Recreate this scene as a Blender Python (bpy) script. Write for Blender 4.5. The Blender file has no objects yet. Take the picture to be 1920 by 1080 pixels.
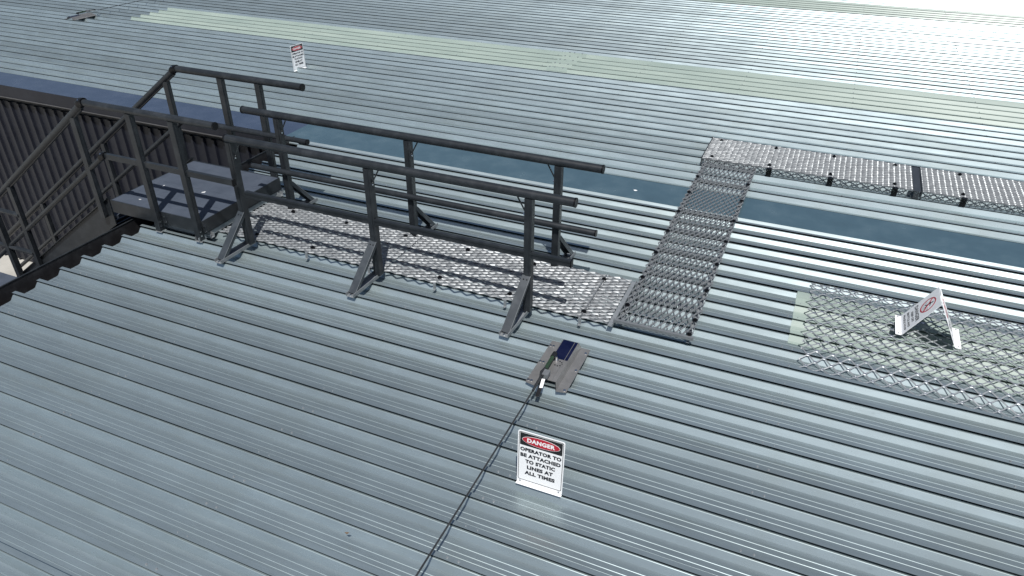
import bpy, bmesh, math, random
from mathutils import Vector, Matrix
random.seed(7)
scene = bpy.context.scene
COL = scene.collection

# ------------------------------------------------------------------ camera
CAM_POS = Vector((6.0778, -4.6252, 3.4250))
F_PX, YAW, PITCH, ROLL = 1375.19, -0.405303, 0.556364, 0.005467
cy, sy, cp, sp = math.cos(YAW), math.sin(YAW), math.cos(PITCH), math.sin(PITCH)
fw = Vector((sy * cp, cy * cp, -sp)); rt = Vector((cy, -sy, 0)); up = rt.cross(fw)
r2 = math.cos(ROLL) * rt + math.sin(ROLL) * up
u2 = -math.sin(ROLL) * rt + math.cos(ROLL) * up
cam_d = bpy.data.cameras.new('camera'); cam = bpy.data.objects.new('camera', cam_d); COL.objects.link(cam)
cam_d.sensor_width = 36.0; cam_d.lens = F_PX / 1920 * 36.0
cam_d.clip_start = 0.05; cam_d.clip_end = 3000
m = Matrix((r2, u2, -fw)).transposed().to_4x4(); m.translation = CAM_POS
cam.matrix_world = m
scene.camera = cam

# ------------------------------------------------------------------ sky, sun, exposure
SUN = Vector((0.225, -0.47, 1.0)).normalized()          # towards the sun
world = bpy.data.worlds.new('World'); scene.world = world; world.use_nodes = True
wn, wl = world.node_tree.nodes, world.node_tree.links
sky = wn.new('ShaderNodeTexSky'); sky.sky_type = 'NISHITA'; sky.sun_disc = False
sky.sun_elevation = math.asin(SUN.z); sky.sun_rotation = math.atan2(SUN.x, SUN.y)
sky.altitude = 50; sky.air_density = 1.0; sky.dust_density = 1.6; sky.ozone_density = 1.0
bg = wn['Background']; bg.inputs['Strength'].default_value = 0.068
wl.new(sky.outputs['Color'], bg.inputs['Color'])
sun_d = bpy.data.lights.new('sun', 'SUN'); sun = bpy.data.objects.new('sun', sun_d); COL.objects.link(sun)
sun_d.energy = 5.0; sun_d.angle = math.radians(0.53); sun_d.color = (1.0, 0.975, 0.94)
sun.rotation_euler = (-SUN).to_track_quat('-Z', 'Y').to_euler(); sun.location = (8, -10, 20)
vs = scene.view_settings
vs.view_transform = 'Standard'; vs.look = 'None'; vs.gamma = 1.0; vs.use_curve_mapping = False
vs.exposure = 0.10
scene.render.engine = 'CYCLES'
scene.cycles.max_bounces = 8

# ------------------------------------------------------------------ materials
MAT = {}
def newmat(name):
    mt = bpy.data.materials.new(name); mt.use_nodes = True
    nt = mt.node_tree
    MAT[name] = mt
    return mt, nt, nt.nodes, nt.links, nt.nodes['Principled BSDF']
def noise(n, l, scale, detail=4, rough=0.55, vec=None, stretch=None):
    tc = n.new('ShaderNodeTexCoord'); src = tc.outputs['Object']
    if stretch:
        mp = n.new('ShaderNodeMapping'); mp.inputs['Scale'].default_value = stretch
        l.new(src, mp.inputs['Vector']); src = mp.outputs['Vector']
    t = n.new('ShaderNodeTexNoise'); t.inputs['Scale'].default_value = scale
    t.inputs['Detail'].default_value = detail; t.inputs['Roughness'].default_value = rough
    l.new(src, t.inputs['Vector'])
    return t.outputs['Fac']
def ramp(n, l, fac, stops):
    r = n.new('ShaderNodeValToRGB'); e = r.color_ramp.elements
    while len(e) < len(stops): e.new(0.5)
    for k, (p, c) in enumerate(stops):
        e[k].position = p; e[k].color = (c[0], c[1], c[2], 1) if not isinstance(c, float) else (c, c, c, 1)
    l.new(fac, r.inputs['Fac'])
    return r.outputs['Color']
def mixc(n, l, fac, a, b, mode='MIX'):
    x = n.new('ShaderNodeMix'); x.data_type = 'RGBA'; x.blend_type = mode
    for sock, v in ((x.inputs[0], fac), (x.inputs[6], a), (x.inputs[7], b)):
        if isinstance(v, (int, float)): sock.default_value = v
        elif isinstance(v, tuple): sock.default_value = (v[0], v[1], v[2], 1)
        else: l.new(v, sock)
    return x.outputs[2]
def mathn(n, l, op, a, b=0.0):
    x = n.new('ShaderNodeMath'); x.operation = op
    for sock, v in ((x.inputs[0], a), (x.inputs[1], b)):
        if isinstance(v, (int, float)): sock.default_value = v
        else: l.new(v, sock)
    return x.outputs[0]
def bump(n, l, b, h, strength, dist=0.002):
    bp = n.new('ShaderNodeBump'); bp.inputs['Strength'].default_value = strength
    bp.inputs['Distance'].default_value = dist
    l.new(h, bp.inputs['Height']); l.new(bp.outputs['Normal'], b.inputs['Normal'])

def mat_zinc(name, base, rough, anis, diff, var=0.07, dirt=0.25, sheen=0.32):
    """rolled zinc-aluminium steel: fine rolling lines along X spread its gloss across them"""
    mt, nt, n, l, b = newmat(name)
    oi = n.new('ShaderNodeObjectInfo')
    f1 = noise(n, l, 6.0, 6, 0.6, stretch=(0.35, 2.2, 1.0))
    f2 = noise(n, l, 46.0, 3, 0.6, stretch=(0.05, 4.0, 1.0))
    f3 = noise(n, l, 1.1, 5, 0.65)
    c = ramp(n, l, f1, [(0.3, tuple(x * (1 - var) for x in base)), (0.7, tuple(min(1, x * (1 + var)) for x in base))])
    c = mixc(n, l, mathn(n, l, 'MULTIPLY', f2, 0.12), c, tuple(x * 0.62 for x in base))
    dm = ramp(n, l, f3, [(0.50, 0.0), (0.78, 1.0)])
    c = mixc(n, l, mathn(n, l, 'MULTIPLY', dm, dirt), c, tuple(a * k for a, k in zip(base, (0.80, 0.76, 0.68))))
    f4 = noise(n, l, 3.1, 7, 0.72, stretch=(0.8, 1.0, 1.0))
    sm = ramp(n, l, f4, [(0.60, 0.0), (0.74, 1.0)])
    c = mixc(n, l, mathn(n, l, 'MULTIPLY', sm, 0.30), c, tuple(min(1, x * 1.45) for x in base))
    f5 = noise(n, l, 19.0, 5, 0.7, stretch=(0.25, 1.5, 1.0))
    sp_ = ramp(n, l, f5, [(0.64, 0.0), (0.72, 1.0)])
    c = mixc(n, l, mathn(n, l, 'MULTIPLY', sp_, 0.28), c, tuple(x * 0.55 for x in base))
    rv = n.new('ShaderNodeMapRange'); rv.inputs['To Min'].default_value = 0.88; rv.inputs['To Max'].default_value = 1.10
    l.new(oi.outputs['Random'], rv.inputs['Value'])
    cmb = n.new('ShaderNodeCombineColor')
    for k in range(3): l.new(rv.outputs[0], cmb.inputs[k])
    c = mixc(n, l, 1.0, c, cmb.outputs[0], 'MULTIPLY')
    l.new(c, b.inputs['Base Color'])
    b.inputs['Metallic'].default_value = 1.0 - diff
    rr = n.new('ShaderNodeMapRange'); rr.inputs['To Min'].default_value = rough - 0.05; rr.inputs['To Max'].default_value = rough + 0.06
    l.new(f1, rr.inputs['Value']); l.new(rr.outputs[0], b.inputs['Roughness'])
    b.inputs['Anisotropic'].default_value = anis
    tv = n.new('ShaderNodeCombineXYZ'); tv.inputs[1].default_value = 1.0
    l.new(tv.outputs[0], b.inputs['Tangent'])
    bump(n, l, b, f1, 0.10, 0.004)
    # brighter, smoother lobe of the rolled metal surface
    g = n.new('ShaderNodeBsdfAnisotropic'); g.distribution = 'GGX'
    sc = n.new('ShaderNodeMix'); sc.data_type = 'RGBA'; sc.blend_type = 'MULTIPLY'; sc.inputs[0].default_value = 1.0
    l.new(c, sc.inputs[6]); sc.inputs[7].default_value = (1.9, 1.9, 1.9, 1)
    l.new(sc.outputs[2], g.inputs['Color'])
    rr2 = n.new('ShaderNodeMapRange'); rr2.inputs['To Min'].default_value = 0.20; rr2.inputs['To Max'].default_value = 0.34
    l.new(f1, rr2.inputs['Value']); l.new(rr2.outputs[0], g.inputs['Roughness'])
    g.inputs['Anisotropy'].default_value = 0.30
    l.new(tv.outputs[0], g.inputs['Tangent'])
    mx = n.new('ShaderNodeMixShader'); mx.inputs[0].default_value = sheen
    l.new(b.outputs[0], mx.inputs[1]); l.new(g.outputs[0], mx.inputs[2])
    l.new(mx.outputs[0], n['Material Output'].inputs['Surface'])
    return mt
mat_zinc('zinc', (0.296, 0.352, 0.368), 0.74, 0.0, 0.16, dirt=0.42, sheen=0.36)

def mat_paint(name, col, rough, var=0.12, metal=0.0, spec=0.5, dust=0.10, dustcol=(0.22, 0.235, 0.25), scale=9):
    mt, nt, n, l, b = newmat(name)
    f1 = noise(n, l, scale, 5, 0.6); f2 = noise(n, l, 70.0, 2, 0.5)
    c = ramp(n, l, f1, [(0.3, tuple(x * (1 - var) for x in col)), (0.72, tuple(min(1, x * (1 + var)) for x in col))])
    dm = ramp(n, l, f1, [(0.48, 0.0), (0.8, 1.0)])
    c = mixc(n, l, mathn(n, l, 'MULTIPLY', dm, dust), c, dustcol)
    l.new(c, b.inputs['Base Color'])
    rr = n.new('ShaderNodeMapRange'); rr.inputs['To Min'].default_value = max(0.02, rough - 0.07); rr.inputs['To Max'].default_value = rough + 0.09
    l.new(f1, rr.inputs['Value']); l.new(rr.outputs[0], b.inputs['Roughness'])
    b.inputs['Metallic'].default_value = metal; b.inputs['Specular IOR Level'].default_value = spec
    bump(n, l, b, f2, 0.05, 0.001)
    return mt
mat_paint('charcoal', (0.0145, 0.0175, 0.0210), 0.40, spec=0.4, dust=0.07)
mat_paint('charcoal_clad', (0.0085, 0.0100, 0.0165), 0.45, scale=3, dust=0.04, spec=0.35)
mat_paint('cap_paint', (0.034, 0.048, 0.082), 0.24, spec=0.7, scale=4, dust=0.06)
mat_paint('strip_paint', (0.048, 0.086, 0.110), 0.24, spec=0.8, scale=3, dust=0.22, dustcol=(0.13, 0.16, 0.17))
mat_paint('black_plastic', (0.004, 0.004, 0.005), 0.35, dust=0.0, spec=0.25)
mat_paint('brace_sunlit', (0.030, 0.037, 0.044), 0.40)  # charcoal lightened in colour because the braces face the sun
mat_paint('edge_grey', (0.075, 0.075, 0.078), 0.4)
mat_paint('gutter_dark', (0.016, 0.016, 0.018), 0.5)
mat_paint('galv', (0.180, 0.192, 0.202), 0.40, metal=0.35, dust=0.15, scale=25)
mat_paint('galv_dull', (0.255, 0.275, 0.29), 0.42, metal=0.4, dust=0.12, scale=25)
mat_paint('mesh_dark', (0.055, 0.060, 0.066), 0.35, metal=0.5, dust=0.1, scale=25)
mat_paint('stainless', (0.22, 0.218, 0.215), 0.36, metal=0.5, dust=0.12, scale=14)
mat_paint('bright_steel', (0.80, 0.80, 0.80), 0.18, metal=1.0, dust=0.0)
mat_paint('blue_film', (0.002, 0.004, 0.024), 0.45, dust=0.02, spec=0.2)
mat_paint('green_rod', (0.020, 0.040, 0.022), 0.4, dust=0.05)
mat_paint('sign_white', (0.84, 0.85, 0.86), 0.30, var=0.02, dust=0.04)
mat_paint('sign_black', (0.010, 0.010, 0.011), 0.35, dust=0.02)
mat_paint('sign_red', (0.42, 0.012, 0.030), 0.35, dust=0.02)
mat_paint('sign_text', (0.012, 0.014, 0.022), 0.4, dust=0.02)
mat_paint('cable_steel', (0.035, 0.037, 0.040), 0.45, metal=0.4)
mat_paint('concrete', (0.36, 0.35, 0.32), 0.85, var=0.18, scale=1.2)
mat_paint('glare_white', (0.62, 0.64, 0.65), 0.35, dust=0.02)  # white painted for glare on a single far roof rib

def mat_deck():
    mt, nt, n, l, b = newmat('deck_grit')
    f1 = noise(n, l, 5, 6, 0.65); f2 = noise(n, l, 260, 2, 0.5)
    c = ramp(n, l, f1, [(0.28, (0.050, 0.062, 0.084)), (0.75, (0.080, 0.096, 0.124))])
    c = mixc(n, l, mathn(n, l, 'MULTIPLY', f2, 0.35), c, (0.020, 0.024, 0.034))
    tc = n.new('ShaderNodeTexCoord')
    v = n.new('ShaderNodeTexVoronoi'); v.inputs['Scale'].default_value = 4.3; v.inputs['Randomness'].default_value = 1.0
    nd = n.new('ShaderNodeTexNoise'); nd.inputs['Scale'].default_value = 22
    l.new(tc.outputs['Object'], nd.inputs['Vector'])
    ad = n.new('ShaderNodeVectorMath'); ad.operation = 'MULTIPLY_ADD'
    l.new(nd.outputs['Color'], ad.inputs[0]); ad.inputs[1].default_value = (0.07, 0.07, 0.0); l.new(tc.outputs['Object'], ad.inputs[2])
    l.new(ad.outputs[0], v.inputs['Vector'])
    d = ramp(n, l, v.outputs['Distance'], [(0.055, 1.0), (0.085, 0.0)])
    c = mixc(n, l, d, c, (0.55, 0.56, 0.56))
    l.new(c, b.inputs['Base Color']); b.inputs['Roughness'].default_value = 0.62; b.inputs['Specular IOR Level'].default_value = 0.2
    bump(n, l, b, f2, 0.4, 0.001)
mat_deck()

def mat_skylight():
    mt, nt, n, l, b = newmat('fibreglass')
    f1 = noise(n, l, 2.2, 5, 0.6, stretch=(0.3, 1.6, 1)); f2 = noise(n, l, 60, 3, 0.6)
    c = ramp(n, l, f1, [(0.3, (0.325, 0.405, 0.375)), (0.72, (0.46, 0.54, 0.49))])
    c = mixc(n, l, mathn(n, l, 'MULTIPLY', f2, 0.18), c, (0.28, 0.34, 0.29))
    l.new(c, b.inputs['Base Color'])
    b.inputs['Roughness'].default_value = 0.30; b.inputs['Specular IOR Level'].default_value = 0.6
    tr = n.new('ShaderNodeBsdfTranslucent'); l.new(c, tr.inputs['Color'])
    mx = n.new('ShaderNodeMixShader'); mx.inputs[0].default_value = 0.30
    l.new(b.outputs[0], mx.inputs[1]); l.new(tr.outputs[0], mx.inputs[2])
    l.new(mx.outputs[0], n['Material Output'].inputs['Surface'])
mat_skylight()

# ------------------------------------------------------------------ mesh helpers
class MB:
    def __init__(s): s.v = []; s.f = []
    def add(s, vs, fs):
        o = len(s.v); s.v += [tuple(q) for q in vs]; s.f += [tuple(i + o for i in f) for f in fs]; return s
    def box(s, x0, x1, y0, y1, z0, z1):
        return s.add([(x0, y0, z0), (x1, y0, z0), (x1, y1, z0), (x0, y1, z0), (x0, y0, z1), (x1, y0, z1), (x1, y1, z1), (x0, y1, z1)],
                     [(0, 3, 2, 1), (4, 5, 6, 7), (0, 1, 5, 4), (1, 2, 6, 5), (2, 3, 7, 6), (3, 0, 4, 7)])
    def obox(s, p0, p1, w, h, side=None):
        """bar from p0 to p1, w across (along side), h in the third direction"""
        p0, p1 = Vector(p0), Vector(p1); d = (p1 - p0).normalized()
        sd = Vector(side) if side else (Vector((0, 0, 1)).cross(d) if abs(d.z) < 0.95 else Vector((1, 0, 0)))
        sd = (sd - d * sd.dot(d)).normalized(); t = d.cross(sd)
        q = []
        for p in (p0, p1):
            for a, b in ((-1, -1), (1, -1), (1, 1), (-1, 1)): q.append(p + sd * (a * w / 2) + t * (b * h / 2))
        return s.add(q, [(0, 1, 2, 3)[::-1], (4, 5, 6, 7), (0, 1, 5, 4), (1, 2, 6, 5), (2, 3, 7, 6), (3, 0, 4, 7)])
    def tube(s, pts, r, n=14, caps=True):
        pts = [Vector(p) for p in pts]; rings = []
        for i, p in enumerate(pts):
            d = (pts[min(i + 1, len(pts) - 1)] - pts[max(i - 1, 0)]).normalized()
            a = Vector((0, 0, 1)).cross(d) if abs(d.z) < 0.95 else Vector((1, 0, 0)).cross(d)
            a.normalize(); b = d.cross(a)
            rings.append([p + (a * math.cos(2 * math.pi * k / n) + b * math.sin(2 * math.pi * k / n)) * r for k in range(n)])
        vs = [q for R in rings for q in R]; fs = []
        for i in range(len(rings) - 1):
            for k in range(n):
                fs.append((i * n + k, i * n + (k + 1) % n, (i + 1) * n + (k + 1) % n, (i + 1) * n + k))
        if caps: fs += [tuple(range(n))[::-1], tuple((len(rings) - 1) * n + k for k in range(n))]
        return s.add(vs, fs)
    def disc(s, c, r, h, n=14, axis=(0, 0, 1)):
        c = Vector(c); a = Vector(axis).normalized(); return s.tube([c, c + a * h], r, n)
    def poly_prism(s, pts, ax_h):
        """closed polygon pts (3d) extruded by vector ax_h"""
        n = len(pts); h = Vector(ax_h)
        vs = [Vector(p) for p in pts] + [Vector(p) + h for p in pts]
        return s.add(vs, [tuple(range(n))[::-1], tuple(range(n, 2 * n))] + [(i, (i + 1) % n, n + (i + 1) % n, n + i) for i in range(n)])
    def channel(s, p0, p1, w, d, t, open_dir):
        """C channel: web w wide, flanges d deep towards open_dir, plate t thick"""
        p0, p1 = Vector(p0), Vector(p1); ax = (p1 - p0).normalized()
        od = Vector(open_dir); od = (od - ax * od.dot(ax)).normalized(); sd = ax.cross(od)
        prof = [(-w / 2, 0), (w / 2, 0), (w / 2, d), (w / 2 - t, d), (w / 2 - t, t), (-w / 2 + t, t), (-w / 2 + t, d), (-w / 2, d)]
        vs = [p + sd * a + od * b for p in (p0, p1) for a, b in prof]
        fs = [(i, (i + 1) % 8, 8 + (i + 1) % 8, 8 + i) for i in range(8)]
        for o, rev in ((0, True), (8, False)):
            for q in ((0, 1, 4, 5), (1, 2, 3, 4), (0, 5, 6, 7)):
                fs.append(tuple(o + i for i in (q[::-1] if rev else q)))
        return s.add(vs, fs)
    def mesh(s, name, smooth=None):
        me = bpy.data.meshes.new(name); me.from_pydata(s.v, [], s.f)
        bm = bmesh.new(); bm.from_mesh(me); bmesh.ops.recalc_face_normals(bm, faces=bm.faces); bm.to_mesh(me); bm.free()
        if smooth is not None:
            me.polygons.foreach_set('use_smooth', [True] * len(me.polygons))
            me.set_sharp_from_angle(angle=math.radians(smooth))
        me.update(); return me

ORI = {}
def thing(name, label, cat, loc=(0, 0, 0), group=None, rot=None):
    o = bpy.data.objects.new(name, None); COL.objects.link(o); o.empty_display_size = 0.1
    o.location = loc
    ORI[o.name] = Vector(loc)
    if rot is not None: o.rotation_euler = rot; ORI[o.name] = Vector((0, 0, 0))
    o['label'] = label; o['category'] = cat
    if group: o['group'] = group
    return o
def obj(name, mb, mat, parent=None, smooth=None, label=None, kind=None, mesh=None, loc=(0, 0, 0)):
    me = mesh or mb.mesh(name, smooth)
    o = bpy.data.objects.new(name, me); COL.objects.link(o)
    if not me.materials: me.materials.append(MAT[mat])
    if parent:
        og = ORI[parent.name]; ORI[o.name] = og
        if mesh is None:
            if og.length > 0: me.transform(Matrix.Translation(-og))
            if loc != (0, 0, 0): o.location = loc
        else:
            o.location = Vector(loc) - og
        o.parent = parent
        if parent.parent is not None and mesh is not None:
            pass
    else:
        o.location = loc; ORI[o.name] = Vector((0, 0, 0))
    if label: o['label'] = label
    if kind: o['kind'] = kind
    return o
def tag(o, label, cat, group=None):
    o['label'] = label; o['category'] = cat
    if group: o['group'] = group
    return o

# ------------------------------------------------------------------ roofs
PN, PF, H = 0.2333, 0.2570, 0.056
FAR0 = 5.23 - 7 * PF                       # first crest of the far roof (3.431)
WEB_N, WEB_F = 0.0325, 0.0338
WEB = WEB_F
def pitch_profile(p, lap, far=False):
    WEB = WEB_F if far else WEB_N
    # near web, dark re-entrant lock under the rolled head, flat head, far web, pan
    zl, zh, zt = (-0.017, 0.003, 0.008) if lap else (-0.017, -0.001, 0.004)
    if far: zl, zh, zt = (-0.009, -0.001, 0.004) if lap else (-0.008, -0.0035, 0.001)
    hw = 0.020 if far else 0.033
    fz = 0.0005 if far else 0.0034
    pts = [(-WEB - 0.026, -H), (-WEB - 0.012, -H + fz * 0.25), (-WEB, -H + fz), (-0.0032, zl - 0.0017), (0.0, zl), (0.017, zl + 0.001),
           (0.017, zh - 0.001), (-0.001, zh), (-0.001, zt), (hw, zt), (hw + 0.002, zt - 0.002), (hw + 0.013, -H + 0.002), (hw + 0.017, -H)]
    for c in (0.28, 0.52, 0.84):
        y = 0.046 + (p - WEB - 0.072) * c
        pts += [(y - 0.0030, -H), (y, -H + 0.0016), (y + 0.0030, -H)]
    return pts
def sheet_mesh(name, p, nr, x0, x1, segs=1, lift=0.0, last_web=False):
    WEB = WEB_F if p > 0.24 else WEB_N
    prof = []
    for k in range(nr):
        prof += [(y + k * p, z + lift) for y, z in pitch_profile(p, k == 0, p > 0.24)]
    prof.append((nr * p - WEB - 0.026, -H + lift))
    if last_web: prof += [(nr * p - WEB, -H + 0.0034 + lift), (nr * p - 0.003, -0.004 + lift), (nr * p, lift + 0.001), (nr * p + 0.028, lift), (nr * p + 0.044, -H + 0.006 + lift)]
    vs, fs = [], []; n = len(prof)
    for i in range(segs + 1):
        x = x0 + (x1 - x0) * i / segs
        vs += [(x, y, z) for y, z in prof]
    for i in range(segs):
        for k in range(n - 1): fs.append((i * n + k, (i + 1) * n + k, (i + 1) * n + k + 1, i * n + k + 1))
    mb = MB().add(vs, fs); return mb.mesh(name, smooth=20)

def structure(name, mb, mat):
    o = obj(name, mb, mat); o['kind'] = 'structure'; return o

# ground reaching the horizon, yard level below the notch
structure('ground', MB().box(-600, 600, -600, 600, -3.75, -3.55), 'concrete')
# near roof: the building body is the structure, its steel sheets are parts
near_roof = structure('near_roof', MB().box(0.02, 17.9, -10.4, 2.60, -3.54, -0.10), 'charcoal_clad')
near_sheet = sheet_mesh('roof_sheet', PN, 3, -0.03, 18.0)
for k in range(-42, 12, 3):
    obj('roof_sheet', None, 'zinc', near_roof, mesh=near_sheet, loc=(0, k * PN, 0))
far_roof = structure('far_roof', MB().box(-24, 24, 3.10, 33.6, -3.54, -0.10), 'charcoal_clad')
far_sheet = sheet_mesh('roof_sheet', PF, 3, -24.2, 24.2)
for k in range(0, 117, 3):
    obj('roof_sheet', None, 'zinc', far_roof, mesh=far_sheet, loc=(0, FAR0 + k * PF, 0))
def screws(name, parent, spots):
    mb = MB()
    for x, y, z in spots:
        mb.disc((x, y, z), 0.0075, 0.002, 8); mb.disc((x, y, z + 0.002), 0.0045, 0.005, 6)
    return obj(name, mb, 'galv_dull', parent, kind='stuff')
near_sp = [(x + random.uniform(-.006, .006) + dx, k * PN + 0.018, 0.004) for x in (0.22, 1.72, 3.21, 4.70, 6.19, 7.68, 9.17) for dx in (0, 0.075) for k in range(-20, 12)
           if not (4.4 < x + dx < 4.95 and -5 < k < 0)]
screws('fixing_screws', near_roof, near_sp)
far_sp = [(x + random.uniform(-.006, .006), FAR0 + k * PF + 0.012, 0.014 if (15 <= k <= 19 or 43 <= k <= 47) else 0.004) for x in (-10.1, -8.45, -6.8, -5.12, -3.47, -1.81, -.15, 1.51, 3.17, 4.83, 6.49, 8.18, 9.84, 11.5) for k in range(0, 54)]
screws('fixing_screws', far_roof, far_sp)
# flat apron flashing between the two roofs, lapping both
fl = MB()
fl.box(-0.33, 24.0, 2.665, 3.205, 0.004, 0.008)
apron = thing('roof_flashing', 'long flat dark blue flashing strip between the two ribbed roofs', 'flashing', (3, 2.9, 0))
obj('flashing_sheet', fl, 'strip_paint', apron)
lp = MB(); lp.add([(-0.33, 2.6635, 0.0075), (24, 2.6635, 0.0075), (24, 2.612, -0.034), (-0.33, 2.612, -0.034)], [(0, 1, 2, 3)])
lp.add([(-0.33, 2.612, -0.034), (24, 2.612, -0.034), (24, 2.610, -0.047), (-0.33, 2.610, -0.047)], [(0, 1, 2, 3)])
obj('turned_edge', lp, 'zinc', apron, label='pale bare metal turned-down edge')
lp = MB(); lp.box(-0.33, 24.0, 3.206, 3.212, -0.045, 0.010).box(-24, 24.0, 3.2125, 3.410, -0.0585, -0.0555); obj('back_edge', lp, 'zinc', apron)
# white strip added to paint in the glare on one far rib, far right
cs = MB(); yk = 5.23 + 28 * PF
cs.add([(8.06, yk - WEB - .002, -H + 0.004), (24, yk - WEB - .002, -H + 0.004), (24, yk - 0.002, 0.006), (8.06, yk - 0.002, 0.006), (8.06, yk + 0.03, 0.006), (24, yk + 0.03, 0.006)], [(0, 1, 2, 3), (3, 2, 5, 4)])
tag(obj('glare_strip', cs, 'glare_white'), 'narrow bright white strip standing in for glare on a far roof rib at upper right', 'glare strip')

# gutter along the low end of the near roof
gut = thing('roof_gutter', 'dark charcoal box gutter along the stepped end of the near roof', 'gutter', (-0.1, -2, -0.2))
g = MB(); g.box(-0.205, 0.010, -10.4, 2.735, -0.190, -0.186); g.box(-0.211, -0.2055, -10.4, 2.735, -0.24, 0.004)
g.box(0.0105, 0.018, -10.4, 2.62, -0.24, -0.056)
obj('trough', g, 'gutter_dark', gut)
g = MB(); g.tube([(-0.208, -10.4, 0.008), (-0.208, 2.735, 0.008)], 0.007, 8)
obj('rolled_lip', g, 'charcoal', gut, smooth=50)

# clad wall of the recess with its parapet cap
wall = thing('clad_wall', 'dark charcoal ribbed steel wall below a blue-grey parapet cap', 'wall', (-4, 2.8, -3.55))
WP = 0.20
def wall_sheet():
    prof = []
    for k in range(4):
        x = k * WP; prof += [(x, 0), (x + 0.118, 0), (x + 0.136, -0.030), (x + 0.182, -0.030)]
    prof.append((4 * WP, 0)); n = len(prof); vs = []
    for z in (-3.5, -0.30): vs += [(x, y, z) for x, y in prof]
    fs = [(k, k + 1, n + k + 1, n + k) for k in range(n - 1)]
    return MB().add(vs, fs).mesh('wall_sheet', smooth=20)
ws = wall_sheet()
for k in range(30):
    obj('wall_sheet', None, 'charcoal_clad', wall, mesh=ws, loc=(-0.30 - (k + 1) * 4 * WP, 2.835, 0))
w = MB(); w.box(-24, -0.215, 2.86, 3.09, -3.54, -0.06); obj('wall_core', w, 'gutter_dark', wall)
w = MB(); w.box(-24, -0.335, 2.745, 3.235, -0.002, 0.003); obj('parapet_cap', w, 'cap_paint', wall, label='blue-grey flat parapet cap')
w = MB(); w.box(-24, -0.215, 2.738, 2.7445, -0.190, 0.0025); w.box(-24, -0.335, 3.2355, 3.241, -0.05, 0.002); obj('cap_fascia', w, 'charcoal_clad', wall)
w = MB(); w.box(-24, -0.215, 2.728, 2.7375, -0.196, -0.184); w.box(-24, -0.215, 2.745, 2.80, -0.1955, -0.190); obj('drip_edge', w, 'edge_grey', wall)

# ------------------------------------------------------------------ skylights
sk = thing('near_skylight', 'pale green translucent roof sheet beneath the wire mesh guard', 'skylight', (6.23, 1.0, 0))
sm = sheet_mesh('skylight_sheet', PN, 3, 6.23, 17.8, lift=0.005, last_web=True)
obj('skylight_sheet', None, 'fibreglass', sk, mesh=sm, loc=(0, 3 * PN, 0))
def far_skylight(name, label, k0, nr, x0, laps):
    t = thing(name, label, 'skylight', (x0, 5.23 + k0 * PF, 0), 'long skylights on the far roof')
    xs = [x0] + laps + [24.1]
    for i in range(len(xs) - 1):
        me = sheet_mesh('skylight_sheet', PF, nr, xs[i], xs[i + 1] + (0.45 if i < len(xs) - 2 else 0), lift=0.004 + 0.003 * (i % 2), last_web=True)
        obj('skylight_sheet', None, 'fibreglass', t, mesh=me, loc=(0, 5.23 + k0 * PF, 0))
    if k0 == 8:
        xl = laps[0]; mw = MB()
        for k in range(nr + 1):
            y = 5.23 + (k0 + k) * PF
            obj('lap_collar', MB().add([(xl + 0.05, y - WEB, -H + 0.013), (xl + 0.42, y - WEB, -H + 0.013), (xl + 0.42, y - 0.001, 0.0125), (xl + 0.05, y - 0.001, 0.0125),
                    (xl + 0.05, y + 0.019, 0.0125), (xl + 0.42, y + 0.019, 0.0125)], [(0, 1, 2, 3), (3, 2, 5, 4)]), 'fibreglass', t)
            for dx in (0.10, 0.19, 0.34): mw.disc((xl + dx, y + 0.008, 0.0127), 0.016, 0.004, 10)
        obj('lap_washers', mw, 'galv_dull', t, kind='stuff')
    return t
far_skylight('roof_skylight', 'pale yellow-green skylight band starting at a stepped end near the small cable anchor', 8, 4, -8.0, [1.55, 11.5])
far_skylight('roof_skylight', 'grey-green skylight band farthest away along the top right edge', 36, 4, 1.2, [8.3, 15.0])

# ------------------------------------------------------------------ expanded metal walkways
def expanded(L, S, w, tilt, t, u0, u1, v0, v1, axis='x', zc=0.0, wob=0.0, zfun=None, flip=1):
    """rows of zig-zag strands joined at the bonds; u runs the long way of the mesh"""
    mb = MB(); ct, st = math.cos(tilt), math.sin(tilt)
    foot = w * ct / 2
    a = max(0.002, S / 4 - foot * 0.9)
    rows = max(1, int(round((v1 - v0) / (S / 2))))
    nper = int(math.ceil((u1 - u0) / L * 2))
    fl = 0.11
    for r in range(rows):
        vc = v0 + (r + 0.5) * S / 2; ph = 1 if r % 2 else -1
        pl = []
        for k in range(nper + 1):
            s = ph if k % 2 == 0 else -ph
            for du in (-fl, fl):
                u = u0 + (k + du) * L / 2
                u = min(max(u, u0), u1)
                if pl and abs(pl[-1][0] - u) < 1e-5: continue
                pl.append((u, vc + s * a + (random.uniform(-wob, wob) if wob else 0)))
        vs = []
        for (u, v) in pl:
            jz = random.uniform(-0.0012, 0.0012); tl = tilt + random.uniform(-0.10, 0.10); ct, st = math.cos(tl), math.sin(tl)
            for (e, q) in ((-1, -1), (1, -1), (1, 1), (-1, 1)):
                dv = e * w / 2 * ct - q * t / 2 * st * flip
                dz = e * w / 2 * st * flip + q * t / 2 * ct
                z = zc + dz + jz + (zfun(v + dv) if zfun else 0)
                vs.append((u, v + dv, z) if axis == 'x' else (v + dv, u, z))
        fs = []
        for i in range(len(pl) - 1):
            for e in range(4):
                fs.append((i * 4 + e, i * 4 + (e + 1) % 4, i * 4 + 4 + (e + 1) % 4, i * 4 + 4 + e))
        mb.add(vs, fs)
    return mb
T40 = math.radians(50)
clip_me = MB().disc((0, 0, 0.0), 0.022, 0.006, 16).disc((0, 0, 0.006), 0.011, 0.010, 6).mesh('clip', smooth=40)
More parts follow.
